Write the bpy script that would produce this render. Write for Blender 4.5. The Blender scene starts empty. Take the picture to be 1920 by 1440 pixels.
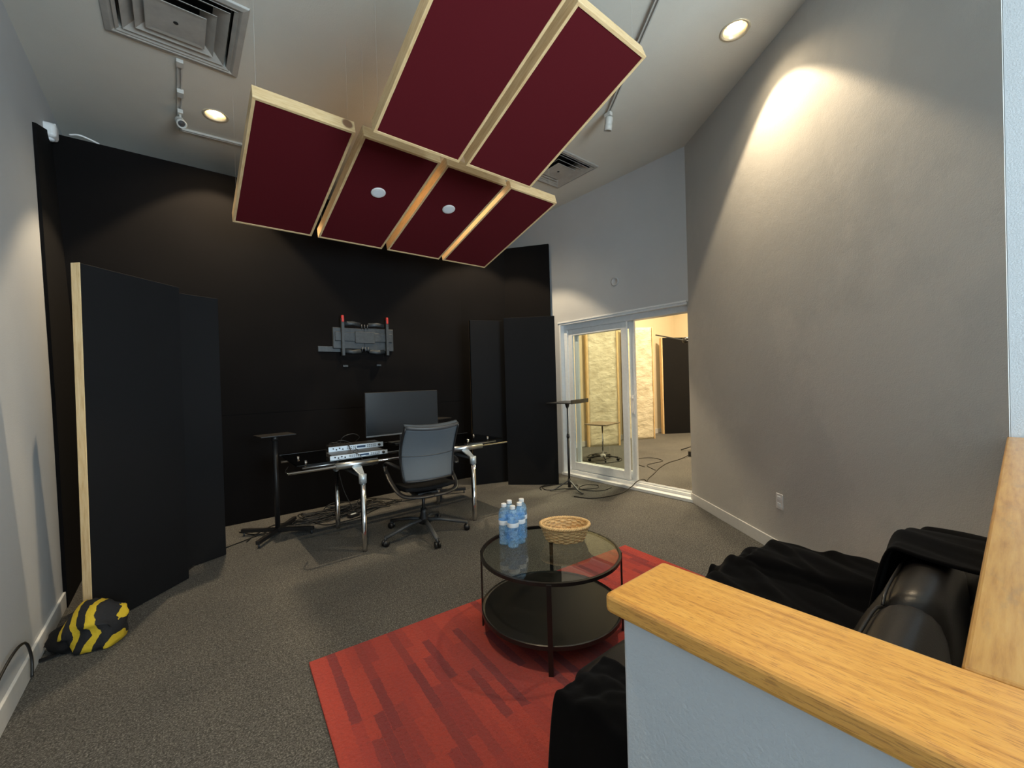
import bpy, bmesh, math, random
from mathutils import Vector, Matrix, Euler
from mathutils import noise as mnoise
random.seed(7)
PI = math.pi
sc = bpy.context.scene
COL = sc.collection
ZC = 3.915                      # ceiling height

# ------------------------------------------------------------------ materials
def srgb(r, g, b):
    f = lambda c: (c/255/12.92) if c/255 <= .04045 else ((c/255+.055)/1.055)**2.4
    return (f(r), f(g), f(b), 1)
class NT:
    def __init__(s, name):
        s.m = bpy.data.materials.new(name); s.m.use_nodes = True
        s.t = s.m.node_tree; s.b = s.t.nodes['Principled BSDF']
    def n(s, typ, **kw):
        x = s.t.nodes.new(typ)
        for k, v in kw.items():
            if k in x.inputs: x.inputs[k].default_value = v
            else: setattr(x, k, v)
        return x
    def l(s, a, b): s.t.links.new(a, b)
    def coord(s, scale=(1,1,1), rot=(0,0,0), loc=(0,0,0), kind='Object'):
        c = s.n('ShaderNodeTexCoord'); m = s.n('ShaderNodeMapping')
        m.inputs['Scale'].default_value = scale; m.inputs['Rotation'].default_value = rot; m.inputs['Location'].default_value = loc
        s.l(c.outputs[kind], m.inputs['Vector']); return m.outputs['Vector']
    def ramp(s, fac, stops):
        r = s.n('ShaderNodeValToRGB'); e = r.color_ramp.elements
        while len(e) < len(stops): e.new(.5)
        for i, (p, c) in enumerate(stops): e[i].position = p; e[i].color = c
        s.l(fac, r.inputs['Fac']); return r.outputs['Color']
    def noise(s, vec, scale, detail=4, rough=.6):
        x = s.n('ShaderNodeTexNoise'); x.inputs['Scale'].default_value = scale; x.inputs['Detail'].default_value = detail
        x.inputs['Roughness'].default_value = rough; s.l(vec, x.inputs['Vector']); return x.outputs['Fac']
    def bump(s, h, strength, dist=.002):
        b = s.n('ShaderNodeBump'); b.inputs['Strength'].default_value = strength; b.inputs['Distance'].default_value = dist
        s.l(h, b.inputs['Height']); s.l(b.outputs['Normal'], s.b.inputs['Normal'])
    def mix(s, fac, a, b, mode='MIX'):
        x = s.n('ShaderNodeMix', data_type='RGBA', blend_type=mode)
        if isinstance(fac, float): x.inputs[0].default_value = fac
        else: s.l(fac, x.inputs[0])
        for i, v in ((6, a), (7, b)):
            if isinstance(v, tuple): x.inputs[i].default_value = v
            else: s.l(v, x.inputs[i])
        return x.outputs[2]
def simple(name, col, rough=.6, metal=0, spec=.5, noise=0, nscale=30, bump=0, bscale=200, coat=0, sheen=0):
    t = NT(name); t.b.inputs['Roughness'].default_value = rough; t.b.inputs['Metallic'].default_value = metal
    t.b.inputs['Specular IOR Level'].default_value = spec; t.b.inputs['Coat Weight'].default_value = coat
    t.b.inputs['Sheen Weight'].default_value = sheen
    v = t.coord()
    k = max(noise, .04)
    d = tuple(c*(1-k) for c in col[:3])+(1,); h = tuple(min(1, c*(1+k)) for c in col[:3])+(1,)
    t.l(t.ramp(t.noise(v, nscale), [(.3, d), (.7, h)]), t.b.inputs['Base Color'])
    if bump: t.bump(t.noise(v, bscale, 6), bump)
    return t.m
def paint(name, col, patches=None):
    t = NT(name); t.b.inputs['Roughness'].default_value = .62; t.b.inputs['Specular IOR Level'].default_value = .3
    v = t.coord()
    d = tuple(c*.95 for c in col[:3])+(1,)
    c = t.ramp(t.noise(v, 1.6, 5), [(.35, d), (.65, col)])
    if patches:
        p = t.ramp(t.noise(t.coord((1,1,.8)), 1.1, 6, .62), [(.50, (0,0,0,1)), (.58, (1,1,1,1))])
        c = t.mix(p, c, patches)
    t.l(c, t.b.inputs['Base Color'])
    a = t.n('ShaderNodeMath', operation='ADD')
    t.l(t.noise(v, 160, 4), a.inputs[0]); 
    m = t.n('ShaderNodeMath', operation='MULTIPLY'); m.inputs[1].default_value = 3.0 if patches else 1.0
    t.l(t.noise(v, 4.5, 6, .65), m.inputs[0]); t.l(m.outputs[0], a.inputs[1])
    t.bump(a.outputs[0], .35, .004)
    return t.m
M = {}
M['wall'] = paint('wall paint pale grey', (.50,.515,.53,1))
M['wall_grey'] = paint('wall paint taupe grey', (.47,.465,.45,1), (.50,.49,.47,1))
M['ceiling'] = paint('ceiling paint', (.66,.64,.58,1))
M['cream'] = paint('cream wall paint', (.72,.62,.44,1))
M['trim'] = simple('white trim paint', (.62,.63,.63,1), .4)
M['vinyl'] = simple('white vinyl', (.74,.77,.79,1), .32)
def carpet():
    t = NT('grey carpet'); v = t.coord()
    a = t.ramp(t.noise(v, 130, 4, .85), [(.30, (.030,.030,.030,1)), (.5, (.100,.098,.094,1)), (.70, (.36,.355,.34,1))])
    b = t.ramp(t.noise(v, 1.7, 4), [(.3, (.85,.85,.85,1)), (.7, (1.1,1.08,1.04,1))])
    c2 = t.ramp(t.noise(v, 42, 4, .7), [(.3, (.72,.72,.72,1)), (.7, (1.25,1.25,1.25,1))])
    t.l(t.mix(1.0, t.mix(1.0, a, b, 'MULTIPLY'), c2, 'MULTIPLY'), t.b.inputs['Base Color'])
    t.b.inputs['Roughness'].default_value = .95; t.b.inputs['Specular IOR Level'].default_value = .1
    t.bump(t.noise(v, 220, 4, .8), .9, .006); return t.m
M['carpet'] = carpet()
def rug():
    t = NT('red rug'); v0 = t.coord((1,1,1), (0,0,PI/2))
    dn = t.n('ShaderNodeTexNoise'); dn.inputs['Scale'].default_value = 38; dn.inputs['Detail'].default_value = 4; t.l(v0, dn.inputs['Vector'])
    ds = t.n('ShaderNodeVectorMath', operation='MULTIPLY_ADD'); ds.inputs[1].default_value = (.035,.016,0); t.l(dn.outputs['Color'], ds.inputs[0]); t.l(v0, ds.inputs[2]); v = ds.outputs[0]
    b = t.n('ShaderNodeTexBrick'); t.l(v, b.inputs['Vector'])
    b.offset = .37; b.offset_frequency = 2; b.squash = 1.0
    b.inputs['Scale'].default_value = 1; b.inputs['Brick Width'].default_value = .34; b.inputs['Row Height'].default_value = .044
    b.inputs['Mortar Size'].default_value = .0012; b.inputs['Mortar Smooth'].default_value = .4; b.inputs['Bias'].default_value = 0
    b.inputs['Color1'].default_value = (0,0,0,1); b.inputs['Color2'].default_value = (1,1,1,1); b.inputs['Mortar'].default_value = (.42,.42,.42,1)
    c = t.ramp(b.outputs['Color'], [(.0, (.52,.044,.022,1)), (.44, (.44,.033,.020,1)), (.56, (.24,.016,.020,1)), (.74, (.28,.018,.02,1)), (.82, (.40,.028,.020,1)), (1, (.50,.04,.022,1))])
    n1 = t.ramp(t.noise(t.coord(), 75, 6, .85), [(.33, (.50,.42,.45,1)), (.45, (.95,.95,.95,1)), (.6, (1.05,1.1,1.05,1)), (.72, (1.35,2.1,1.9,1))])
    t.l(t.mix(1.0, c, n1, 'MULTIPLY'), t.b.inputs['Base Color'])
    t.b.inputs['Roughness'].default_value = .9; t.b.inputs['Specular IOR Level'].default_value = .15; t.b.inputs['Sheen Weight'].default_value = .15
    t.bump(t.noise(t.coord(), 60, 6, .85), 1.0, .012); return t.m
M['rug'] = rug()
def wood(name, dark, mid, light, scale=(1,1,1), rough=.5, coat=0, blotch=None, knot=None, gs=1.0, fleck=None):
    t = NT(name); v = t.coord(scale)
    g = t.noise(v, 9*gs, 6, .65)
    c = t.ramp(g, [(.28, dark), (.46, mid), (.7, light)])
    if fleck:
        f = t.ramp(t.noise(t.coord(tuple(q*4 for q in scale)), 16*gs, 3, .5), [(.55, (0,0,0,1)), (.63, (1,1,1,1))])
        f2 = t.mix(1.0, f, (.62,.62,.62,1), 'MULTIPLY'); c = t.mix(f2, c, fleck)
    if blotch:
        p = t.ramp(t.noise(t.coord((1.5,6,6)), 4, 6, .75), [(.54, (0,0,0,1)), (.68, (.6,.6,.6,1))])
        c = t.mix(p, c, blotch)
    if knot:
        co = t.n('ShaderNodeTexCoord'); d = t.n('ShaderNodeVectorMath', operation='DISTANCE'); d.inputs[1].default_value = knot
        t.l(co.outputs['Object'], d.inputs[0])
        k = t.ramp(d.outputs['Value'], [(.030, (1,1,1,1)), (.042, (0,0,0,1))]); c = t.mix(k, c, (.20,.10,.05,1))
    t.l(c, t.b.inputs['Base Color']); t.b.inputs['Roughness'].default_value = rough; t.b.inputs['Coat Weight'].default_value = coat
    t.b.inputs['Coat Roughness'].default_value = .25
    t.bump(g, .25, .001); return t.m
PD, PM_, PL_ = (.54,.34,.15,1), (.69,.48,.245,1), (.78,.59,.34,1)
M['pine_x'] = wood('pine board lengthwise', PD, PM_, PL_, (1,9,9))
M['pine_y'] = wood('pine board crosswise', PD, PM_, PL_, (9,1,9))
M['pine_z'] = wood('pine stud', PD, PM_, PL_, (9,9,1))
M['pine_knot'] = wood('pine board with a knot', PD, PM_, PL_, (1,9,9), knot=(.262,-.0,.055))
M['oak_y'] = wood('varnished oak', (.40,.16,.028,1), (.62,.29,.055,1), (.72,.37,.08,1), (14,1.1,14), .33, .35, gs=.9, fleck=(.30,.12,.025,1))
M['oak_x'] = wood('worn varnished oak', (.30,.13,.022,1), (.42,.21,.045,1), (.50,.28,.075,1), (1.1,14,14), .36, .3, blotch=(.26,.16,.07,1), gs=.9)
M['black_fabric'] = simple('black acoustic cloth', (.0045,.0043,.0050,1), .85, spec=.25, noise=.15, nscale=2, bump=.3, bscale=900, sheen=0)
M['wall_black'] = simple('black cloth wall covering', (.0040,.0033,.0034,1), .95, spec=.14, noise=.15, nscale=2, bump=.3, bscale=700)
M['red_fabric'] = simple('red acoustic cloth', (.088,.0058,.0095,1), .9, spec=.15, noise=.06, nscale=400, bump=.25, bscale=900)
M['black_metal'] = simple('black powder coated steel', (.012,.011,.011,1), .45, 0, .5)
M['shelf_metal'] = simple('dark brown sheet steel', (.016,.014,.012,1), .35, .3, .5)
M['black_plastic'] = simple('black plastic', (.010,.010,.011,1), .42)
M['grey_plastic'] = simple('charcoal grey plastic', (.045,.048,.052,1), .45)
M['grey_metal'] = simple('dark grey steel', (.05,.055,.062,1), .4, .4)
M['chrome'] = simple('chrome', (.62,.61,.60,1), .12, 1)
M['alu'] = simple('brushed aluminium', (.55,.58,.60,1), .32, 1)
M['cast'] = simple('cast aluminium bracket', (.48,.54,.58,1), .42, .5)
M['white_metal'] = simple('white enamelled metal', (.50,.49,.46,1), .45)
M['vent_metal'] = simple('off white vent metal', (.36,.34,.31,1), .5, noise=.12, nscale=9)
M['white_plastic'] = simple('white plastic', (.72,.72,.72,1), .4)
M['dark_void'] = simple('dark duct lining', (.012,.012,.012,1), .9)
M['mesh_fabric'] = simple('grey chair mesh', (.085,.10,.115,1), .7, noise=.1, nscale=300, bump=.4, bscale=500)
M['leather'] = simple('black leather', (.008,.007,.0065,1), .36, spec=.42, bump=.25, bscale=160)
M['velvet'] = simple('black velvet blanket', (.0012,.0012,.0017,1), .95, spec=.06, noise=.5, nscale=7, bump=.5, bscale=40, sheen=.03)
M['rubber'] = simple('black cable rubber', (.009,.009,.009,1), .5)
M['wicker'] = simple('wicker cane', (.60,.39,.17,1), .5, noise=.28, nscale=60)
M['yellow'] = simple('yellow cloth', (.55,.40,.02,1), .8, noise=.12)
M['label'] = simple('white paper label', (.72,.76,.80,1), .5)
M['screen'] = simple('glossy display panel', (.018,.022,.026,1), .22, 0, .9)
M['blue_display'] = simple('dark blue lcd', (.03,.06,.12,1), .2)
M['rack_face'] = simple('silver rack face plate', (.62,.68,.74,1), .35, .2)
M['red_plastic'] = simple('red plastic tip', (.42,.02,.015,1), .4)
M['mount'] = simple('charcoal mount steel', (.026,.031,.036,1), .5, .3, noise=.3, nscale=30)
M['can'] = simple('warm reflector', (.80,.72,.55,1), .3, .4)
M['brown_cardboard'] = simple('brown hardboard', (.20,.15,.10,1), .6)
def foil():
    t = NT('crinkled insulation sheet'); v = t.coord((1,1,1))
    t.b.inputs['Roughness'].default_value = .42
    n = t.noise(t.coord((1.0,1,1.7),(.1,.35,.1)), 4.5, 7, .6)
    t.l(t.ramp(n, [(.3, (.52,.46,.33,1)), (.7, (.78,.72,.56,1))]), t.b.inputs['Base Color'])
    t.bump(n, .9, .035); return t.m
M['foil'] = foil()
def glass(name, tint, refl=1.0, ior=1.45):
    t = NT(name); nt = t.t; out = nt.nodes['Material Output']
    tr = t.n('ShaderNodeBsdfTransparent'); tr.inputs[0].default_value = tint
    gl = t.n('ShaderNodeBsdfGlossy'); gl.inputs['Roughness'].default_value = .01
    fr = t.n('ShaderNodeFresnel'); fr.inputs['IOR'].default_value = ior
    mx = t.n('ShaderNodeMixShader'); g_ = t.n('ShaderNodeNewGeometry'); iv = t.n('ShaderNodeMath', operation='SUBTRACT'); iv.inputs[0].default_value = 1; t.l(g_.outputs['Backfacing'], iv.inputs[1])
    ml = t.n('ShaderNodeMath', operation='MULTIPLY'); t.l(fr.outputs[0], ml.inputs[0]); t.l(iv.outputs[0], ml.inputs[1]); t.l(ml.outputs[0], mx.inputs[0]); t.l(tr.outputs[0], mx.inputs[1]); t.l(gl.outputs[0], mx.inputs[2])
    t.l(mx.outputs[0], out.inputs['Surface']); nt.nodes.remove(t.b); return t.m
M['glass'] = glass('clear door glass', (.93,.96,.95,1))
M['table_glass'] = glass('table glass', (.80,.84,.82,1), ior=1.6)
M['smoked_glass'] = glass('smoked glass', (.10,.10,.105,1), ior=1.5)
M['bottle'] = glass('blue tinted bottle plastic', (.62,.80,.95,1), ior=1.42)
def bottle_mat():
    t = NT('blue tinted bottle plastic'); nt = t.t; out = nt.nodes['Material Output']
    t.b.inputs['Base Color'].default_value = (.48,.70,.92,1); t.b.inputs['Roughness'].default_value = .08
    tr = t.n('ShaderNodeBsdfTransparent'); tr.inputs[0].default_value = (.66,.84,.98,1)
    w_ = t.noise(t.coord(), 55, 3); f = t.ramp(w_, [(.35, (.10,.10,.10,1)), (.65, (.38,.38,.38,1))])
    mx = t.n('ShaderNodeMixShader'); t.l(f, mx.inputs[0]); t.l(tr.outputs[0], mx.inputs[1]); t.l(t.b.outputs[0], mx.inputs[2])
    t.l(mx.outputs[0], out.inputs['Surface']); return t.m
M['bottle'] = bottle_mat()
M['water'] = glass('water', (.72,.86,.98,1), ior=1.2)
def emis(name, col, s):
    t = NT(name); t.b.inputs['Base Color'].default_value = col
    t.b.inputs['Emission Color'].default_value = col; t.b.inputs['Emission Strength'].default_value = s; return t.m
M['bulb'] = emis('glowing warm lamp', (1,.80,.46,1), 7)

# ------------------------------------------------------------------ mesh helpers
class MB:
    def __init__(s): s.bm = bmesh.new()
    def box(s, x0, x1, y0, y1, z0, z1, mat=None):
        c = [(x, y, z) for x in (x0,x1) for y in (y0,y1) for z in (z0,z1)]
        v = [s.bm.verts.new(mat @ Vector(p) if mat else p) for p in c]
        for f in ((0,1,3,2),(4,6,7,5),(0,4,5,1),(2,3,7,6),(0,2,6,4),(1,5,7,3)): s.bm.faces.new([v[i] for i in f])
        return s
    def prism(s, pts, z0, z1):
        a = [s.bm.verts.new((p[0], p[1], z0)) for p in pts]; b = [s.bm.verts.new((p[0], p[1], z1)) for p in pts]
        s.bm.faces.new(a[::-1]); s.bm.faces.new(b); n = len(pts)
        for i in range(n): s.bm.faces.new((a[i], a[(i+1)%n], b[(i+1)%n], b[i]))
        return s
    def loft(s, rings, cap=True, close=True):
        R = [[s.bm.verts.new(p) for p in r] for r in rings]
        for a, b in zip(R, R[1:]):
            n = len(a)
            for i in range(n if close else n-1): s.bm.faces.new((a[i], a[(i+1)%n], b[(i+1)%n], b[i]))
        if cap: s.bm.faces.new(R[0][::-1]); s.bm.faces.new(R[-1])
        return s
    def tube(s, pts, r, n=10, flat=None):
        pts = [Vector(p) for p in pts]; rings = []
        t0 = (pts[1]-pts[0]).normalized(); up = Vector((0,0,1)) if abs(t0.z) < .95 else Vector((0,1,0))
        u = t0.cross(up).normalized()
        for i, p in enumerate(pts):
            t = ((pts[min(i+1, len(pts)-1)]-pts[max(i-1, 0)])).normalized()
            u = (u - t*u.dot(t)).normalized(); w = t.cross(u)
            rr = r[i] if isinstance(r, (list, tuple)) else r
            ru, rw = (rr, rr) if flat is None else flat
            rings.append([p + u*math.cos(2*PI*k/n)*ru + w*math.sin(2*PI*k/n)*rw for k in range(n)])
        return s.loft(rings)
    def lathe(s, prof, c=(0,0,0), n=32, sx=1, sy=1, cap=True):
        rings = [[(c[0]+r*math.cos(2*PI*k/n)*sx, c[1]+r*math.sin(2*PI*k/n)*sy, c[2]+z) for k in range(n)] for r, z in prof]
        return s.loft(rings, cap)
    def grid(s, f, nu, nv):
        V = [[s.bm.verts.new(f(i/nu, j/nv)) for j in range(nv+1)] for i in range(nu+1)]
        for i in range(nu):
            for j in range(nv): s.bm.faces.new((V[i][j], V[i+1][j], V[i+1][j+1], V[i][j+1]))
        return s
    def build(s, name, mat, parent=None, smooth=False, bevel=0, loc=None, rot=None, sub=0, solid=0, seg=2):
        bmesh.ops.recalc_face_normals(s.bm, faces=s.bm.faces)
        me = bpy.data.meshes.new(name); s.bm.to_mesh(me); s.bm.free()
        for m in (mat if isinstance(mat, (list, tuple)) else [mat]): me.materials.append(m)
        o = bpy.data.objects.new(name, me); COL.objects.link(o)
        if smooth:
            for p in me.polygons: p.use_smooth = True
        if parent: o.parent = parent
        if loc: o.location = loc
        if rot: o.rotation_euler = rot
        if solid: m = o.modifiers.new('s', 'SOLIDIFY'); m.thickness = solid; m.offset = 0
        if bevel: m = o.modifiers.new('b', 'BEVEL'); m.width = bevel; m.segments = seg; m.limit_method = 'ANGLE'; m.angle_limit = math.radians(40); 
        if sub: m = o.modifiers.new('u', 'SUBSURF'); m.levels = sub; m.render_levels = sub
        return o
def crom(P, n=8):
    P = [Vector(p) for p in P]; Q = [P[0]*2-P[1]]+P+[P[-1]*2-P[-2]]; out = []
    for i in range(1, len(Q)-2):
        for k in range(n):
            t = k/n; a, b, c, d = Q[i-1:i+3]
            out.append(.5*((2*b)+(c-a)*t+(2*a-5*b+4*c-d)*t*t+(3*b-a-3*c+d)*t**3))
    return out+[P[-1]]
def tag(o, label, cat=None, group=None, kind=None):
    o['label'] = label
    if cat: o['category'] = cat
    if group: o['group'] = group
    if kind: o['kind'] = kind
    return o
def struct(o, label, cat): return tag(o, label, cat, kind='structure')
def thing(name, loc, label, cat, group=None, rz=0, rx=0):
    o = bpy.data.objects.new(name, None); COL.objects.link(o); o.empty_display_size = .1
    o.location = loc; o.rotation_euler = (rx, 0, rz); return tag(o, label, cat, group)
def copy_tree(o, parent=None):
    c = o.copy(); COL.objects.link(c); c.parent = parent
    for ch in list(o.children): copy_tree(ch, c)
    return c

# ------------------------------------------------------------------ setting
W0 = Vector((4.40, 2.315)); W1 = Vector((2.755, .035)); wu = (W1-W0).normalized(); wn = Vector((wu.y, -wu.x))   # wall_right
if wn.x > 0: wn = -wn
GW_ANG = math.atan2(wu.y, wu.x)
struct(MB().box(-1.2, 10.5, -3.6, 6.3, -.12, 0).build('floor', M['carpet']), 'speckled dark grey carpet covering the whole floor', 'floor')
def cutout(obj, cutters):
    for c in cutters:
        m = obj.modifiers.new('c', 'BOOLEAN'); m.operation = 'DIFFERENCE'; m.solver = 'EXACT'; m.object = c
    bpy.context.view_layer.update()
    me = bpy.data.meshes.new_from_object(obj.evaluated_get(bpy.context.evaluated_depsgraph_get()))
    obj.modifiers.clear(); obj.data = me
    for c in cutters: bpy.data.objects.remove(c)
ceil = MB().box(-1.2, 10.5, -3.6, 6.3, ZC, ZC+.35).build('ceiling', M['ceiling'])
CANS = [(.339, 4.636), (3.237, 1.288), (3.30, 4.36), (.34, 1.29), (2.08, 3.60)]
VENTS = [(.058, 3.575, .385), (3.61, 3.46, .34)]
cut = []
for x, y in CANS: cut.append(MB().lathe([(.082, ZC-.1), (.082, ZC+.13)], (x, y, 0), 40).build('cut', M['dark_void']))
for x, y, h in VENTS: cut.append(MB().box(x-h*.80, x+h*.80, y-h*.80, y+h*.80, ZC-.1, ZC+.2).build('cut', M['dark_void']))
cutout(ceil, cut)
struct(ceil, 'high off white ceiling with recessed lights and vents', 'ceiling')
LX = lambda z: -.615-.187*z/ZC          # the left wall leans very slightly outward
def left_slab(y0, y1, z0, z1, t0, t1, name, mat, **k):
    m = MB(); pts = []
    r = [[(LX(z)+t0, y0, z), (LX(z)+t0, y1, z), (LX(z)+t1, y1, z), (LX(z)+t1, y0, z)] for z in (z0, z1)]
    return m.loft(r).build(name, mat, **k)
struct(left_slab(-3.4, 6.2, 0, ZC, -.15, 0, 'wall_left', M['wall']), 'plain pale grey wall on the left side', 'wall')
struct(left_slab(-3.4, 4.9, 0, .10, 0, .014, 'baseboard_left', M['trim'], bevel=.003), 'white baseboard along the left wall', 'baseboard')
# black cloth strip wrapping from the back wall onto the left wall
m = MB(); e = .02
A = [(-.615, 3.945, .0), (-.678, 4.218, 1.322), (-.733, 4.401, 2.464), (-.776, 4.545, 3.40)]
B = [(LX(0), 5.112, 0), (LX(1.322), 5.112, 1.322), (LX(2.464), 5.112, 2.464), (LX(3.6), 5.112, 3.6)]
rings = [[(LX(a[2])+.001, a[1], a[2]), (LX(a[2])+e, a[1], a[2]), (LX(b[2])+e, b[1], b[2]), (LX(b[2])+.001, b[1], b[2])] for a, b in zip(A, B)]
tag(m.loft(rings).build('cloth_strip', M['wall_black']), 'black cloth strip wrapping round the corner onto the left wall', 'wall covering')
# black false wall
m = MB()
m.box(-.80, 3.235, 5.117, 5.24, 0, 1.128).box(-.80, 3.235, 5.117, 5.24, 1.133, 3.60).box(-.80, 3.235, 5.125, 5.235, 1.1, 1.16)
struct(m.build('wall_back', M['wall_black']), 'black cloth covered wall behind the desk with one level seam', 'wall')
struct(MB().prism([(3.235,5.117), (3.93,4.96), (3.93,5.08), (3.235,5.24)], 0, 3.50).build('wall_back_angled', M['wall_black']), 'black cloth wall section angled at the right end of the back wall', 'wall')
struct(MB().prism([(3.93,4.96), (4.335,4.40), (4.375,4.43), (4.37,5.08), (3.93,5.08)], 0, 3.42).build('wall_back_corner', M['wall_black']), 'tall black cloth panel closing the corner beside the sliding door', 'wall')
struct(MB().box(-1.2, 4.56, 6.1, 6.25, 0, ZC).build('wall_rear_plaster', M['wall']), 'plaster wall hidden behind the black cloth wall', 'wall')
XD = 4.386
m = MB(); m.box(XD, XD+.2, 4.28, 6.1, 0, ZC); m.box(XD, XD+.2, 1.2, 4.28, 2.22, ZC); m.box(XD, XD+.2, 1.2, 2.24, 0, 2.22)
struct(m.build('wall_door', M['wall']), 'pale wall above and beside the white sliding door', 'wall')
o3 = wn*-.16
struct(MB().prism([W0, W1, W1+o3, W0+o3+Vector((.1,.0))], 0, ZC).build('wall_right', M['wall_grey']), 'taupe grey wall on the right with a warm lamp scallop and plaster patches', 'wall')
bb = wn*.014
struct(MB().prism([W0, W1, W1+bb, W0+bb], 0, .10).build('baseboard_right', M['trim'], bevel=.003), 'white baseboard at the foot of the grey right wall', 'baseboard')
struct(MB().box(2.757, 2.95, -3.4, .031, 0, ZC).build('wall_near', M['wall']), 'pale wall edge at the right border above the oak ledge', 'wall')
# rear wall behind the camera with a wide window
m = MB(); m.box(-1.0, 2.95, -3.55, -3.4, 0, .7).box(-1.0, 2.95, -3.55, -3.4, 2.9, ZC).box(-1.0, .1, -3.55, -3.4, .7, 2.9).box(2.6, 2.95, -3.55, -3.4, .7, 2.9)
struct(m.build('wall_rear', M['wall']), 'wall with the daylight window on the near side of the room', 'wall')
wf = struct(MB().box(.1, 2.6, -3.53, -3.46, .7, .76).box(.1, 2.6, -3.53, -3.46, 2.84, 2.9).box(.1, .16, -3.53, -3.46, .76, 2.84).box(2.54, 2.6, -3.53, -3.46, .76, 2.84).box(1.33, 1.38, -3.53, -3.46, .76, 2.84).build('window_1', M['vinyl']), 'wide window on the near side of the room', 'window')
# half wall and oak caps
m = MB(); m.prism([(.475,.355), (.475,-2.2), (.59,-2.2), (.59,-.09), (2.757,-.09), (2.757,.028), (.59,.028), (.59,.355)], 0, 1.072)
struct(m.build('wall_half', M['wall'], bevel=.004), 'low pale grey half wall under the oak ledge', 'wall')
struct(MB().prism([(.457,.372), (.457,-2.2), (.606,-2.2), (.606,-.105+.0), (.606,.042), (.606,.372)], 1.072, 1.10).build('trim_1', M['oak_y'], bevel=.007, seg=3), 'golden oak ledge running along the half wall towards the table', 'ledge')
struct(MB().prism([(.607,.042), (.607,-.105), (2.755,-.105), (2.755,.042)], 1.072, 1.10).build('trim_2', M['oak_x'], bevel=.005, seg=3), 'worn oak ledge running across to the right wall', 'ledge')

# ------------------------------------------------------------------ sliding door
door = bpy.data.objects.new('door_1', None); COL.objects.link(door); door.location = (XD, 3.2, 0)
struct(door, 'white sliding patio door standing half open to the next room', 'door')
def dpart(m, name, mat, parent=door, **k):
    o = m.build(name, mat, parent, **k); o.matrix_parent_inverse = Matrix.Translation((-XD, -3.2, 0)); return o
fx0, fx1 = XD+.07, XD+.20
m = MB(); m.box(fx0, fx1, 2.24, 4.28, 2.12, 2.22).box(fx0, fx1, 4.19, 4.28, .07, 2.12).box(XD-.02, fx1, 2.25, 4.28, 0, .035).box(fx0, fx1, 2.24, 4.28, .035, .07)
m.box(fx0+.03, fx0+.036, 2.3, 4.19, .07, .085).box(fx0+.075, fx0+.081, 2.3, 4.19, .07, .085)
dpart(m, 'door_frame', M['vinyl'], bevel=.003)
dpart(MB().box(XD-.001, XD+.072, 2.32, 4.279, 2.19, 2.219).box(XD-.012, XD, 2.32, 4.30, 2.215, 2.235).box(XD-.001, XD+.07, 4.25, 4.279, .035, 2.19), 'reveal_lining', M['vinyl'], bevel=.002)
def leaf(nm, x, y0, y1, sr):
    m = MB(); m.box(x, x+.035, y0, y0+sr, .085, 2.12).box(x, x+.035, y1-.07, y1, .085, 2.12)
    m.box(x, x+.035, y0+sr, y1-.07, 2.03, 2.12).box(x, x+.035, y0+sr, y1-.07, .085, .19)
    p = dpart(m, nm, M['vinyl'], bevel=.004)
    g = MB().box(x+.014, x+.02, y0+sr, y1-.07, .19, 2.03).build('glass_pane', M['glass'], p)
    return p
leaf('fixed_leaf', fx0+.02, 3.175, 4.18, .085)
sl = leaf('sliding_leaf', fx0+.075, 3.10, 4.12, .075)
m = MB().box(fx0+.055, fx0+.075, 3.115, 3.15, .93, 1.17).box(fx0+.03, fx0+.055, 3.122, 3.142, .95, .975).box(fx0+.03, fx0+.055, 3.122, 3.142, 1.12, 1.145).box(fx0+.028, fx0+.036, 3.122, 3.142, .95, 1.145)
m.build('door_handle', M['white_plastic'], sl, bevel=.003)

# ------------------------------------------------------------------ neighbouring room
struct(MB().box(4.56, 10.3, 5.72, 5.85, 0, ZC).box(10.15, 10.3, 0, 5.72, 0, ZC).box(4.56, 10.3, -.1, 0, 0, ZC).build('wall_far', M['cream']), 'cream walls of the next room seen through the sliding door', 'wall')
struct(MB().box(4.6, 10.15, 5.706, 5.72, 0, .11).build('baseboard_far', M['trim']), 'white baseboard of the next room', 'baseboard')
def board(name, p, q, h, t, label, cat, group, mats, stud, z0=0, lean=0):
    p = Vector(p); q = Vector(q); d = q-p; L = d.length; a = math.atan2(d.y, d.x)
    r = thing(name, (p.x, p.y, 0), label, cat, group, rz=a)
    r.rotation_euler.x = lean
    return r, L
for (p, q, h, lab, st) in (((6.50,5.60), (7.10,5.25), 2.44, 'crinkled insulation panel with pine studs, left behind the glass', .038),
                           ((7.72,5.58), (8.38,5.25), 2.52, 'crinkled pale insulation panel between the door stile and the black panel', .02)):
    r, L = board('insulation_panel', p, q, h, .08, lab, 'panel', 'insulation panels in the next room', None, st)
    MB().grid(lambda u, v: (st+u*(L-2*st), .012*mnoise.noise(Vector((u*3, v*9, p[0]))), v*h), 14, 40).build('sheet', M['foil'], r, smooth=True, solid=.01)
    for x0 in (0, L-st): MB().box(x0, x0+st, -.02, .07, 0, h).build('stud', M['pine_z'], r, bevel=.002)
    MB().box(st, L-st, .0, .07, h-.03, h).build('top_rail', M['pine_x'], r)
r, L = board('acoustic_panel', (9.20,5.50), (9.85,5.05), 2.34, .1, 'black acoustic panel standing in the next room beyond the open doorway', 'acoustic panel', None, None, 0)
MB().box(0, L, -.01, 0, .0, 2.34).build('cloth_face', M['black_fabric'], r); MB().box(-.03, 0, -.01, .1, 0, 2.34).build('side_board', M['pine_z'], r); MB().box(L, L+.03, -.01, .1, 0, 2.34).build('side_board', M['pine_z'], r)
MB().box(0, L, .0, .1, 2.31, 2.34).build('top_board', M['pine_x'], r)
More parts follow.
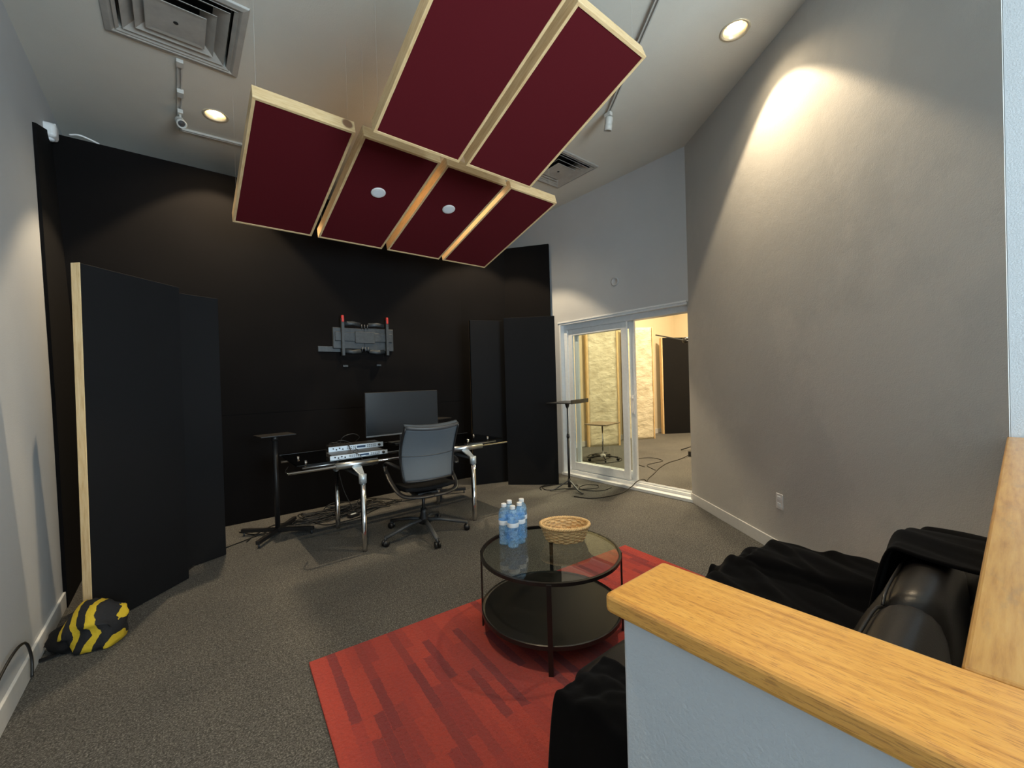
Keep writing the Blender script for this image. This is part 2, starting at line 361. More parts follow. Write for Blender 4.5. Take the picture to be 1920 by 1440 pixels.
# microphone boom
r = thing('microphone_boom', (7.55, 3.86, 0), 'microphone boom arm reaching over the doorway of the next room', 'stand')
MB().tube([(-.0, 0, .04), (0, 0, 2.02)], .014).build('pole', M['black_metal'], r, True)
MB().tube([(.1, -.22, 1.95), (-.0, .0, 2.03), (-.22, .66, 2.22)], .012).build('boom_arm', M['grey_metal'], r, True)
MB().lathe([(.001,-.06),(.05,-.05),(.07,0),(.05,.05),(.001,.06)], (0,.16,2.08), 20).build('clamp', M['black_plastic'], r, True)
for k in range(3):
    a = 2*PI*k/3+.4; MB().tube([(0,0,.10), (.3*math.cos(a), .3*math.sin(a), .012)], .010).build('leg', M['black_metal'], r, True)
# rolling laptop table in the next room
r = thing('rolling_table', (5.62, 4.52, 0), 'small rolling table behind the glass of the sliding door', 'table', rz=.2)
MB().box(-.26, .26, -.2, .2, .615, .635).build('table_top', M['brown_cardboard'], r, bevel=.004)
MB().tube([(0,0,.07), (0,0,.615)], .014).build('pole', M['chrome'], r, True)
MB().lathe([(.05,.05),(.05,.085),(.02,.11)], (0,0,0), 20).build('hub', M['white_plastic'], r, True)
for k in range(5):
    a = 2*PI*k/5; c, s_ = math.cos(a), math.sin(a)
    l = MB().tube([(0,0,.075), (.15*c,.15*s_,.07), (.25*c,.25*s_,.06)], .014).build('leg', M['black_plastic'], r, True)
    MB().tube([(.25*c-.012*s_,.25*s_+.012*c,.027), (.25*c+.012*s_,.25*s_-.012*c,.027)], .026, 14).build('caster', M['black_plastic'], l, True)
def cable(pts, label, r=.004, name='cable', n=8, mat='rubber', group=None):
    o = MB().tube(crom([(p[0], p[1], p[2] if len(p) > 2 else r+.001) for p in pts], n), r, 6).build(name, M[mat], smooth=True)
    return tag(o, label, 'cable', group)
cable([(5.30,4.42),(5.45,4.30),(5.75,4.25),(5.95,4.45),(5.85,4.75),(5.6,4.85),(5.9,5.0),(6.2,4.9)], 'black cable curling round the rolling table beyond the glass', .007)
cable([(4.72,3.03,.005),(4.9,3.2),(5.3,3.35),(5.7,3.5),(6.1,3.6),(6.5,3.62),(6.88,3.64,.03)], 'black cable crossing the carpet of the next room to the adapter', .006)
cable([(5.5,3.45),(5.75,3.75),(6.2,3.75),(6.3,4.05),(6.0,4.15),(5.75,4.0),(5.6,3.7)], 'loose loop of thin cable on the carpet of the next room', .005)
tag(MB().box(6.85, 6.95, 3.55, 3.66, .0, .09).build('power_adapter', M['black_plastic'], bevel=.008), 'black power adapter on the next room floor at the doorway edge', 'adapter')

# ------------------------------------------------------------------ acoustic gobos
def gobo(p, q, h, t, label, bare=False):
    p = Vector(p); q = Vector(q); d = q-p; L = d.length; a = math.atan2(d.y, d.x)
    r = thing('acoustic_panel', (p.x, p.y, 0), label, 'acoustic panel', 'freestanding black acoustic panels', rz=a)
    MB().box(0, L, -.004, t*.25, .004, h).build('cloth_face', M['black_fabric'], r, bevel=.003)
    e0 = t*.25 if bare else t*.80
    if not bare: MB().box(-.001, L+.001, t*.25, t*.80, .004, h-.004).build('side_cloth', M['black_fabric'], r)
    MB().box(0, .018, e0, t, 0, h-.002).build('side_board', M['pine_z'], r)
    MB().box(L-.018, L, e0, t, 0, h-.002).build('side_board', M['pine_z'], r)
    MB().box(.018, L-.018, t*.80, t, h-.02, h-.001).build('top_board', M['pine_x'], r)
    MB().box(.018, L-.018, t*.8, t*.98, .01, h-.02).build('back_cloth', M['black_fabric'], r)
    return r, L
g, L = gobo((-.425,3.45), (.026,3.91), 2.16, .052, 'tall black acoustic panel with a bare pine edge beside the left wall', True)
MB().box(-.004, .0, -.004, .052, 0, 2.162).build('edge_board', M['pine_z'], g)
gobo((-.28,4.01), (.281,4.245), 2.16, .06, 'black acoustic panel tucked behind the pine edged one at left')
g, L = gobo((3.088,4.68), (3.66,4.47), 2.235, .06, 'black acoustic panel right of the chair, partly behind its neighbour')
g, L = gobo((3.427,4.372), (3.903,3.888), 2.245, .055, 'black acoustic panel standing between the music stand and the desk')

# ------------------------------------------------------------------ red ceiling clouds
def cloud(x0, x1, A, B, label, group, knot=False, grow=0):
    (ya, za), (yb, zb) = A, B
    L = math.hypot(yb-ya, zb-za); tilt = math.atan2(zb-za, yb-ya); w = x1-x0
    r = thing('ceiling_panel', ((x0+x1)/2, ya, za), label, 'acoustic panel', group, rx=tilt)
    h = w/2; D = .092; t = .019
    MB().box(-h+t*.6, h-t*.6, t*.6, L-t*.6, .004, .02).build('red_cloth', M['red_fabric'], r)
    MB().box(-h, h, 0, t, 0, D).build('front_board', M['pine_knot'] if knot else M['pine_x'], r, bevel=.0015)
    MB().box(-h, h, L-t, L, 0, D).build('back_board', M['pine_x'], r, bevel=.0015)
    for s in (-1, 1):
        a, b = sorted((s*h, s*(h-t))); MB().box(a, b, t, L-t, 0, D).build('side_board', M['pine_y'], r, bevel=.0015)
    MB().box(-h+t, h-t, t, L-t, .075, .085).build('backing', M['brown_cardboard'], r)
    for s in (-1, 1):
        for yy in (.05, L-.05):
            px_, pz = s*(h-.03), D
            top = Vector((px_, yy, pz)); rm = Matrix.Rotation(-tilt, 3, 'X')
            wy = ya+(rm.inverted() @ top).y; wz = za+(rm.inverted() @ top).z
            dirl = rm @ Vector((0, 0, ZC-wz)); MB().tube([top-dirl.normalized()*.03, top+dirl], .0005, 5).build('hanging_wire', M['white_metal'], r)
    return r
R1A, R1B = (2.95,3.19), (4.24,2.83)
R2A, R2B = (1.44,3.385), (2.55,2.99)
gr1 = 'red acoustic panels hung in the far row'; gr2 = 'red acoustic panels hung in the near row'
cloud(.405, 1.03, R1A, R1B, 'leftmost red ceiling panel of the far row, big knot in its front board', gr1, knot=True)
cloud(1.088, 1.715, R1A, R1B, 'second red ceiling panel from the left in the far row, with a white disc', gr1)
cloud(1.775, 2.395, R1A, R1B, 'third red ceiling panel from the left in the far row, with a white disc', gr1)
cloud(2.445, 3.045, R1A, R1B, 'rightmost red ceiling panel of the far row', gr1)
cloud(1.00, 1.628, R2A, R2B, 'left red ceiling panel of the near row, cut off by the top border', gr2)
cloud(1.69, 2.315, R2A, R2B, 'right red ceiling panel of the near row beside the track light', gr2)
t1 = math.atan2(R1B[1]-R1A[1], R1B[0]-R1A[0])
for x, y, lab in ((1.385, 3.46, 'white round light disc in the second red panel from the left'), (2.06, 3.43, 'white round light disc in the third red panel from the left')):
    z = R1A[1]+(y-R1A[0])*math.tan(t1)
    r = thing('disc_light', (x, y, z+.003), lab, 'light', 'white disc lights set in the red panels', rx=t1)
    MB().lathe([(.058,.004),(.062,-.004),(.056,-.009),(.042,-.007)], n=32).build('trim_ring', M['white_plastic'], r, True)
    MB().lathe([(.041,.0),(.041,-.008)], n=32).build('diffuser', M['label'], r)

# ------------------------------------------------------------------ ceiling fittings
def can(x, y, label, power, seen=True):
    r = thing('ceiling_light', (x, y, ZC), label, 'light', 'recessed ceiling lights')
    MB().lathe([(.080,.11),(.080,.002),(.098,-.004),(.100,.0),(.102,.001)], n=40, cap=False).build('trim_ring', M['can'], r, True, solid=.002)
    MB().lathe([(.079,.108),(.079,.118)], n=32).build('back_plate', M['can'], r)
    MB().lathe([(.018,.106),(.040,.09),(.054,.060),(.050,.045),(.001,.040)], n=28).build('bulb', M['bulb'], r, True)
    l = bpy.data.lights.new('downlight', 'SPOT'); l.energy = power; l.color = WARM; l.spot_size = math.radians(86); l.spot_blend = .22; l.shadow_soft_size = .03
    o = bpy.data.objects.new('downlight', l); COL.objects.link(o); o.location = (0, 0, .032); o.parent = r
    l2 = bpy.data.lights.new('downlight_glow', 'SPOT'); l2.energy = power*.20; l2.color = WARM; l2.spot_size = math.radians(128); l2.spot_blend = 1; l2.shadow_soft_size = .04
    o = bpy.data.objects.new('downlight_glow', l2); COL.objects.link(o); o.location = (0, 0, -.012); o.parent = r
    return r
WARM = (1, .78, .50)
can(*CANS[0], 'lit round recessed light beside the leftmost red panel', 175)
can(*CANS[1], 'lit round recessed light above the grey right wall', 118)
can(*CANS[2], 'recessed ceiling light hidden above the rightmost red panel', 165)
can(*CANS[3], 'recessed ceiling light over the near left of the room', 100)
can(*CANS[4], 'recessed ceiling light hidden above the far row of red panels', 75)
def vent(x, y, h, label):
    r = thing('ceiling_vent', (x, y, ZC), label, 'vent', 'square ceiling vents')
    def ring(a, za, b, zb, t=.004):
        sq = lambda s, z: [(-s,-s,z), (s,-s,z), (s,s,z), (-s,s,z)]
        return MB().loft([sq(a, za), sq(b, zb), sq(b, zb-t), sq(a-t, za-t)], cap=False)
    m = ring(h*.80, .0, h*.84, -.012); m.build('inner_lip', M['vent_metal'], r)
    sq = lambda s, z: [(-s,-s,z), (s,-s,z), (s,s,z), (-s,s,z)]
    MB().loft([sq(h, 0), sq(h*.985, -.012), sq(h*.90, -.018), sq(h*.86, -.006), sq(h*.80, -.004), sq(h*.80, .10)], cap=False).build('flange', M['vent_metal'], r, bevel=.003)
    ring(h*.52, .05, h*.74, -.012).build('outer_blade', M['vent_metal'], r)
    ring(h*.34, .04, h*.56, -.020).build('inner_blade', M['vent_metal'], r)
    MB().loft([sq(h*.42, -.028), sq(h*.41, -.031), sq(h*.30, -.026), sq(h*.06, -.024)]).build('centre_plate', M['vent_metal'], r)
    MB().lathe([(.014,-.030),(.014,-.026)], n=16).build('screw_hole', M['dark_void'], r)
    MB().box(-h*.79, h*.79, -h*.79, h*.79, .15, .16).build('duct_plate', M['dark_void'], r)
    return r
vent(*VENTS[0], 'large square ceiling vent near the top left corner')
vent(*VENTS[1], 'smaller square ceiling vent right of the red panels')
def rail(m, p, q, w=.017):
    p = Vector((*p, ZC)); q = Vector((*q, ZC)); d = (q-p).normalized(); s = d.cross(Vector((0,0,1)))*w
    m.loft([[c-s, c+s, c+s-Vector((0,0,.02)), c+s*.45-Vector((0,0,.02)), c+s*.45-Vector((0,0,.008)), c-s*.45-Vector((0,0,.008)), c-s*.45-Vector((0,0,.02)), c-s-Vector((0,0,.02))] for c in (p, q)])
    return m
r = thing('track_rail', (.08, 4.5, ZC), 'white L shaped lighting track beside the lit recessed light', 'track light')
def wpart(m, name, mat, parent, loc, **k):
    o = m.build(name, mat, parent, **k); o.matrix_parent_inverse = Matrix.Translation(-Vector(loc)); return o
wpart(rail(rail(MB(), (.08,4.00), (.08,5.07)), (.10,5.05), (.80,5.00)), 'rail', M['white_metal'], r, (.08,4.5,ZC))
wpart(MB().box(.058,.102,3.99,4.06,ZC-.028,ZC), 'feed_box', M['white_metal'], r, (.08,4.5,ZC), bevel=.003)
def head(x, y, label, aim, dx=0):
    r = thing('track_light', (x, y, ZC-.02), label, 'track light', 'white track light heads')
    MB().box(-.02, .02, -.035, .035, -.035, 0).build('adapter', M['white_metal'], r, bevel=.004)
    MB().tube([(0,0,-.03), (0,0,-.075)], .010).build('stem', M['white_metal'], r, True)
    q = Vector(aim).normalized(); c = Vector((0,0,-.10)); zr = [(-.055,.030),(-.045,.036),(.0,.036),(.006,.032),(.012,.036),(.060,.038),(.062,.030),(.045,.026)]
    rot = q.to_track_quat('Z', 'Y').to_matrix()
    rings = [[c+rot @ Vector((rr*math.cos(2*PI*k/24), rr*math.sin(2*PI*k/24), z)) for k in range(24)] for z, rr in zr]
    hh = MB().loft(rings).build('lamp_head', M['white_metal'], r, True)
    rings = [[c+rot @ Vector((rr*math.cos(2*PI*k/20), rr*math.sin(2*PI*k/20), z)) for k in range(20)] for z, rr in [(.047,.025),(.05,.006)]]
    MB().loft(rings).build('lamp_face', M['grey_metal'], hh)
    return r
head(.085, 4.70, 'unlit white track light head beside the lit recessed light', (.15,-.8,-.7))
tag(MB().box(.062,.108,4.36,4.44,ZC-.05,ZC-.015).build('track_adapter', M['white_metal'], bevel=.004), 'small white adapter clipped in the left lighting track', 'track adapter')
r = thing('track_rail', (3.0, 2.1, ZC), 'straight lighting track running under the right edge of the near red panels', 'track light')
wpart(rail(MB(), (1.95,.68), (3.24,2.44)), 'rail', M['white_metal'], r, (3.0,2.1,ZC))
head(3.22, 2.42, 'unlit white track light head near the smaller vent', (.1,.25,-.95))
# security camera, thing on the corner of the black wall
r = thing('security_camera', (-.765, 5.02, 3.62), 'white security camera in the top left corner on the black cloth', 'camera')
MB().box(-.055,.05,-.07,.06,-.12,.0).build('housing', M['white_plastic'], r, bevel=.03, seg=4)
MB().box(-.04,.04,.0,.097,.0,.02).build('bracket', M['white_plastic'], r, bevel=.004)
MB().lathe([(.025,-.135),(.036,-.12)], (0,-.01,0), 20).build('lens_cover', M['label'], r, True)
cable([(-.66,5.10,3.612),(-.60,5.08,3.62),(-.54,5.10,3.615),(-.48,5.13,3.606)], 'white wire ends lying over the top edge of the black wall', .008, mat='white_plastic')
# round disc above the door and outlet on the grey wall
r = thing('wall_disc', (XD, 3.26, 2.63), 'round pale blank cover on the wall above the sliding door', 'wall cover')
MB().lathe([(.055,0),(.055,.010),(.045,.014),(.043,.011)], n=32).build('cover', M['wall'], r, True, rot=(0,-PI/2,0))
oc = Vector((3.584, 1.186, .41))
r = thing('wall_outlet', oc-Vector((wn.x,wn.y,0))*0, 'white wall outlet low on the grey right wall', 'outlet', rz=GW_ANG)
off = .0
MB().box(-.037,.037,-.004,.008,-.06,.06).build('cover_plate', M['white_plastic'], r, bevel=.003)
for zz in (-.028,.022): MB().box(-.017,.017,-.008,.012,zz-.013,zz+.018).build('socket', M['label'], r, bevel=.003)

# ------------------------------------------------------------------ television wall mount
r = thing('television_mount', (1.80, 5.117, 1.97), 'black television wall mount with red tipped arms on the black wall', 'wall mount')
MB().box(-.37,.0,-.05,0,-.13,.12).box(0,.37,-.045,0,-.15,.13).box(-.35,.35,-.06,-.04,-.04,.07).build('back_plate', M['mount'], r, bevel=.006)
MB().box(-.12,.12,-.075,-.05,-.06,.08).build('centre_plate', M['mount'], r, bevel=.005)
for zz, s in ((.165,1), (-.155,-1)):
    for a, b in ((-.245,-.05), (.05,.245)):
        MB().tube([(a,-.05,zz-.02*s*0), ((a+b)/2,-.055,zz+.012*s), (b,-.05,zz)], .02, 10, flat=(.012,.026)).build('swing_arm', M['mount'], r, True)
    for x in (-.035,.0,.035): MB().tube([(x,-.06,zz-.05*s), (x,-.06,zz+.005*s)], .007).build('hinge_pin', M['grey_metal'], r, True)
for x, z0, z1 in ((-.268,-.215,.225), (.272,-.205,.235)):
    a = MB().box(x-.016,x+.016,-.10,-.062,z0,z1).build('bracket_arm', M['mount'], r, bevel=.002)
    MB().box(x-.013,x+.013,-.108,-.070,z1-.045,z1+.035).build('red_tip', M['red_plastic'], a, bevel=.006)
tag(MB().box(1.27,1.60,5.095,5.117,1.80,1.865).build('cover_strip', M['mount'], bevel=.003), 'short black strip on the wall at the lower left of the mount', 'bracket')
for x, z, lab in ((1.575,1.635,'left'), (1.985,1.645,'right')):
    tag(MB().box(x-.03,x+.03,5.105,5.117,z-.012,z+.012).build('wall_anchor', M['mount'], bevel=.003), 'small wall anchor below the television mount, the %s one' % lab, 'anchor', 'wall anchors below the mount')

# ------------------------------------------------------------------ desk
DZ = .76
r = thing('glass_desk', (1.78, 4.0, 0), 'black smoked glass desk on chrome trestle legs', 'desk')
DL = (1.78, 4.0, 0)
def dk(m, name, mat, parent=None, **k):
    o = m.build(name, mat, parent or r, **k)
    if parent is None: o.matrix_parent_inverse = Matrix.Identity(4)
    return o
X = lambda x: x-1.78
Y = lambda y: y-4.0
dk(MB().box(X(.73),X(2.83),Y(3.70),Y(4.42),DZ-.01,DZ), 'desk_top', M['smoked_glass'], bevel=.004)
dk(MB().box(X(.73),X(2.83),Y(4.414),Y(4.424),DZ-.012,DZ+.001), 'back_edge', M['grey_metal'])
yr = 3.66
dk(MB().tube([(X(.66),Y(yr),.715),(X(2.86),Y(yr),.715)], .013, 14), 'front_rail', M['chrome'], smooth=True)
dk(MB().tube([(X(.72),Y(4.30),.715),(X(2.80),Y(4.30),.715)], .013, 14), 'rear_rail', M['chrome'], smooth=True)
dk(MB().tube(crom([(X(.66),Y(yr),.715),(X(.65),Y(yr+.05),.725),(X(.69),Y(yr+.14),.745)]), .006, 8), 'end_hook', M['chrome'], smooth=True)
for xa in (1.02, 2.16):
    dk(MB().tube([(X(xa),Y(yr),.715),(X(xa+.36),Y(yr),.715)], .028, 18), 'rail_sleeve', M['alu'], smooth=True)
for xl in (1.19, 2.30):
    for yy, yb in ((3.50, yr), (4.25, 4.30)):
        l = dk(MB().tube([(X(xl),Y(yy),0),(X(xl),Y(yy),.02),(X(xl),Y(yy),.61)], [.020,.022,.025], 18), 'leg', M['chrome'], smooth=True)
        dk(MB().tube([(X(xl),Y(yy),.575),(X(xl),Y(yy),.65)], .031, 18), 'leg_cap', M['cast'], parent=l, smooth=True)
        q = MB(); z = .70
        q.loft([[(X(xl)-.045,Y(yb)-.012,z),(X(xl)+.045,Y(yb)-.012,z),(X(xl)+.045,Y(yb)+.012,z),(X(xl)-.045,Y(yb)+.012,z)],
                [(X(xl)-.02,Y(yy)-.0,.645),(X(xl)+.02,Y(yy)-.0,.645),(X(xl)+.02,Y(yy)+.03,.635),(X(xl)-.02,Y(yy)+.03,.635)],
                [(X(xl)-.016,Y(yy)-.012,.61),(X(xl)+.016,Y(yy)-.012,.61),(X(xl)+.016,Y(yy)+.012,.61),(X(xl)-.016,Y(yy)+.012,.61)]])
        dk(q, 'bracket', M['cast'], bevel=.006)
    dk(MB().tube([(X(xl),Y(3.53),.63),(X(xl),Y(4.25),.63)], .016, 12), 'cross_tube', M['grey_metal'], smooth=True)
for xa in (.80, 2.42):
    dk(MB().box(X(xa),X(xa+.30),Y(3.84),Y(3.98),DZ-.055,DZ-.022), 'glass_clamp', M['grey_metal'], bevel=.004)
    dk(MB().tube([(X(xa-.02),Y(3.73),DZ-.03),(X(xa+.34),Y(3.73),DZ-.03)], .008, 10), 'clamp_bar', M['alu'], smooth=True)
    for (px_, py_) in ((xa+.02,3.80),(xa+.28,3.80),(xa+.02,4.08),(xa+.28,4.08)):
        dk(MB().tube([(X(px_),Y(py_),DZ-.04),(X(px_),Y(py_),DZ+.022)], .012, 12), 'clamp_knob', M['chrome'], smooth=True)
dk(MB().box(X(1.30),X(1.95),Y(3.72),Y(3.745),DZ+.001,DZ+.010), 'front_strip', M['alu'])
# rack units
def rack(name, x, y, z, rz, w, d, h, label, dark_top):
    r = thing(name, (x, y, z), label, 'audio unit', rz=rz)
    MB().box(.02, w-.02, .003, d, .0, h).build('case', M['grey_plastic' if dark_top else 'black_plastic'], r, bevel=.002)
    f = MB().box(0, w, -.004, .003, -.0, h).build('face_plate', M['rack_face'], r, bevel=.001)
    MB().box(w*.50, w*.66, -.006, -.003, h*.28, h*.72).build('display', M['blue_display'], r)
    for i in range(4): MB().tube([(w*(.08+.055*i), -.004, h*(.5+.12*(-1)**i)), (w*(.08+.055*i), -.012, h*(.5+.12*(-1)**i))], .006, 10).build('knob', M['black_plastic'], r, True)
    for i in range(5):
        for j in (0, 1): MB().box(w*(.32+.035*i), w*(.32+.035*i)+.010, -.006, -.003, h*(.25+.35*j), h*(.25+.35*j)+.007).build('button', M['grey_plastic'], r)
    for i in range(5):
        for j in (0, 1): MB().box(w*(.69+.035*i), w*(.69+.035*i)+.010, -.006, -.003, h*(.25+.35*j), h*(.25+.35*j)+.007).build('button', M['grey_plastic'], r)
    MB().tube([(w*.92, -.004, h*.5), (w*.92, -.016, h*.5)], .012, 16).build('jog_wheel', M['black_plastic'], r, True)
    return r
rack('rack_unit', 1.055, 3.99, DZ+.035, -.06, .50, .20, .044, 'silver faced rack unit with a dark display, upper one on the desk', False)
rack('rack_unit', 1.00, 3.745, DZ+.001, -.05, .50, .25, .034, 'silver faced rack unit lying flat at the desk front, lower one', True)
tag(MB().box(1.08, 1.56, 4.02, 4.18, DZ, DZ+.033).build('equipment_case', M['black_plastic'], bevel=.003), 'flat black case under the upper rack unit on the desk', 'audio unit')
cable([(1.10,4.05,DZ+.09),(1.16,4.0,DZ+.13),(1.25,3.98,DZ+.10),(1.30,3.96,DZ+.03),(1.27,3.86,DZ+.05),(1.2,3.76,DZ+.045),(1.24,3.70,DZ+.02),(1.28,3.69,DZ-.06),(1.36,3.72,DZ-.09),(1.42,3.76,DZ-.02)], 'thin cable looping over the two rack units', .003)
cable([(1.20,4.16,DZ+.05),(1.22,4.12,DZ+.14),(1.31,4.10,DZ+.17),(1.38,4.12,DZ+.13),(1.36,4.18,DZ+.08)], 'cable loop standing up behind the rack units', .004)
cable([(1.08,4.16,DZ+.05),(1.10,4.10,DZ+.10),(1.16,4.06,DZ+.10),(1.22,3.97,DZ+.09),(1.24,3.93,DZ+.02)], 'short cable behind the left end of the rack units', .004)
# monitor
r = thing('monitor', (1.905, 4.24, DZ), 'wide black monitor standing on the desk behind the chair', 'monitor')
MB().box(-.415,.42,-.0,.035,.10,.56).build('housing', M['black_plastic'], r, bevel=.006)
MB().box(-.407,.412,-.004,.0,.115,.553).build('screen', M['screen'], r)
MB().box(-.415,.42,-.007,.0,.098,.112).build('bottom_bezel', M['alu'], r)
MB().box(-.03,.03,.036,.06,.005,.40).build('stand_neck', M['grey_metal'], r, bevel=.004)
MB().box(-.13,.13,-.05,.14,.0,.012).build('stand_foot', M['grey_metal'], r, bevel=.004)

# ------------------------------------------------------------------ office chair
CR = math.radians(-4)
r = thing('office_chair', (1.75, 3.52, 0), 'grey mesh office chair on casters in front of the desk', 'chair', rz=CR)
for k in range(5):
    a = math.radians(187+72*k)-CR; c, s_ = math.cos(a), math.sin(a); R_ = .395
    l = MB().tube([(.03*c,.03*s_,.135), (.16*c,.16*s_,.125), (R_*c,R_*s_,.075)], .02, 10, flat=(.020,.015)).build('base_leg', M['grey_plastic'], r, True)
    for q in (-1, 1):
        d = Vector((-s_, c, 0))*.016*q; p = Vector((R_*c, R_*s_, .029))
        MB().tube([p+d-Vector((-s_,c,0))*.008, p+d+Vector((-s_,c,0))*.008], .028, 16).build('caster', M['black_plastic'], l, True)
    MB().tube([(R_*c,R_*s_,.03), (R_*c,R_*s_,.08)], .010).build('caster_pin', M['grey_metal'], l, True)
MB().lathe([(.045,.10),(.042,.15),(.030,.20),(.028,.24)], n=20).build('hub', M['black_plastic'], r, True)
MB().tube([(0,0,.15), (0,0,.40)], .016, 14).build('gas_lift', M['black_metal'], r, True)
MB().box(-.10,.10,-.12,.12,.375,.415).build('tilt_mechanism', M['black_plastic'], r, bevel=.012)
MB().tube([(.05,-.02,.385), (.20,.02,.385)], .007).build('lever', M['grey_metal'], r, True)
MB().grid(lambda u, v: ((u-.5)*.47, -.20+v*.45, .445+.018*(2*u-1)**2+(.02*(1-v)**3)-.05*max(0, v-.8)**1*2), 14, 14).build('seat', M['black_fabric'], r, True, solid=.03)
def backpt(u, v, o=0):
    z = .56+v*.475; w = .226+.018*math.sin(v*PI*.9)+.012*v
    x = (2*u-1)*w; lean = -.225-.05*v-.06*v*v+.05*math.sin(v*PI)
    return (x-.035, lean-.055*(1-(2*u-1)**2)+o, z+.02*v*(1-(2*u-1)**2)*-1)
b = MB().grid(lambda u, v: backpt(u, v), 18, 18).build('backrest', M['mesh_fabric'], r, True, solid=.008)
fr = [backpt(i/14, 1) for i in range(15)]
b2 = MB().tube(fr, .012, 8, flat=(.010,.016)).build('top_rail', M['grey_plastic'], b, True)
for u in (0, 1): MB().tube([backpt(u, i/12) for i in range(13)], .011, 8, flat=(.010,.018)).build('side_rail', M['black_plastic'], b, True)
MB().tube([backpt(i/12, 0) for i in range(13)], .010, 8).build('bottom_rail', M['black_plastic'], b, True)
MB().tube([backpt(i/12, .47, -.005) for i in range(13)], .004, 6).build('lumbar_line', M['grey_plastic'], b, True)
MB().grid(lambda u, v: (backpt(u, 1)[0], backpt(u, 1)[1]+v*(.035+.045*(1-(2*u-1)**2)), backpt(u, 1)[2]+.004+.022*v), 14, 4).build('head_roll', M['mesh_fabric'], b, True, solid=.012)
for s in (-1, 1):
    P = crom([(s*.245,-.21,.66), (s*.29,-.10,.685), (s*.30,.06,.69), (s*.305,.13,.67), (s*.305,.12,.62), (s*.30,-.02,.52), (s*.26,-.16,.435), (s*.14,-.23,.415), (0,-.235,.41)], 6)
    MB().tube(P, .014, 10, flat=(.022,.011)).build('armrest', M['black_plastic'], r, True)
MB().tube([(-.05,-.21,.40), (0,-.10,.395), (.0,0,.395)], .03, 10, flat=(.05,.014)).build('back_bracket', M['alu'], r, True)

# ------------------------------------------------------------------ speaker stands
def spk_stand(x, y, h, rz, label, leg=.335):
    r = thing('speaker_stand', (x, y, 0), label, 'stand', 'black speaker stands beside the desk', rz=rz)
    MB().tube([(0,0,.06), (0,0,h-.01)], .022, 18).build('pole', M['black_metal'], r, True)
    MB().box(-.15,.15,-.12,.12,h-.010,h).build('top_plate', M['black_metal'], r, bevel=.002)
    MB().tube([(0,0,h-.06), (0,0,h-.008)], .03, 16).build('collar', M['black_metal'], r, True)
    for k in range(4):
        a = PI/4+PI/2*k
        l = MB().box(0, leg, -.017, .017, .035, .068).build('base_arm', M['black_metal'], r, rot=(0,0,a), bevel=.002)
        MB().tube([(leg-.02,0,0), (leg-.02,0,.036)], .008).build('foot', M['grey_metal'], l, True)
    return r
s1 = spk_stand(.705, 4.47, .955, math.radians(8), 'black speaker stand left of the desk')
spk_stand(2.50, 4.60, .96, math.radians(20), 'black speaker stand behind the chair at the desk rear')

# ------------------------------------------------------------------ music stand
r = thing('music_stand', (3.80, 3.60, 0), 'black music stand with a flat tray in front of the sliding door', 'stand', rz=.3)
MB().tube([(0,0,.06), (0,0,.68)], .014, 14).build('lower_pole', M['black_metal'], r, True)
MB().tube([(0,0,.66), (0,0,1.06)], .008, 12).build('upper_pole', M['grey_metal'], r, True)
MB().lathe([(.018,.66),(.020,.68),(.016,.71),(.009,.72)], n=16).build('clutch', M['black_plastic'], r, True)
MB().lathe([(.008,1.03),(.022,1.06),(.03,1.09),(.05,1.105)], n=16).build('tray_hinge', M['black_plastic'], r, True)
MB().box(-.25,.25,-.17,.16,1.105,1.116).build('tray', M['black_metal'], r, bevel=.002)
MB().box(-.25,.25,-.180,-.17,1.100,1.150).build('tray_lip', M['black_metal'], r, bevel=.003)
for k in range(3):
    a = 2*PI*k/3+2.2; c, s_ = math.cos(a), math.sin(a)
    MB().tube(crom([(0,0,.13), (.07*c,.07*s_,.09), (.17*c,.17*s_,.03), (.25*c,.25*s_,.012)], 5), .012, 10, flat=(.014,.008)).build('leg', M['grey_metal'], r, True)
MB().tube([(0,0,.04), (0,0,.15)], .02, 14).build('leg_hub', M['black_metal'], r, True)
cable([(3.55,3.85),(3.62,3.95),(3.80,3.98),(3.98,3.86),(4.05,3.70),(3.92,3.62),(3.74,3.72),(3.60,3.80),(3.66,3.94),(3.86,3.92),(4.02,3.80)], 'coiled black cable behind the foot of the music stand', .005)
cable([(3.62,3.36),(3.70,3.18),(3.90,3.08),(4.15,3.06),(4.34,3.06,.045),(4.45,3.05,.095),(4.60,3.05,.09),(4.68,3.04,.01),(4.72,3.03,.006)], 'black cable running from the music stand over the door sill', .006)
cable([(3.80,3.66),(3.95,3.50),(4.12,3.42),(4.22,3.50),(4.15,3.62),(3.98,3.60),(3.92,3.46),(4.05,3.30),(4.25,3.30)], 'looped black cable on the carpet between music stand and door', .005)

# ------------------------------------------------------------------ cables under the desk
def tangle(cx, cy, n, s, label, seed, r=.004):
    random.seed(seed); P = []
    for i in range(n): P.append((cx+random.uniform(-s, s)*1.25, cy+random.uniform(-s, s)*.6, r+.002+abs(random.gauss(0, .035))))
    return cable(P, label, r, n=7, group='black cables tangled under the desk')
TL = 'tangle of black cables on the carpet under the desk'
for i in range(7): tangle(1.12+.09*i, 4.66+.03*(i % 3), 18, .26, TL, 20+i, .0055)
cable([(.43,4.80),(.55,4.60),(.70,4.66),(.95,4.72),(1.2,4.62),(1.5,4.60),(1.9,4.66),(2.2,4.62)], 'long black cable running along the foot of the back wall', .005)
cable([(.45,4.45),(.55,4.62),(.75,4.80),(1.0,4.66),(1.10,4.45),(1.20,4.40),(1.45,4.42),(1.7,4.58),(2.0,4.75)], 'black cable curving from the left speaker stand under the desk', .005)
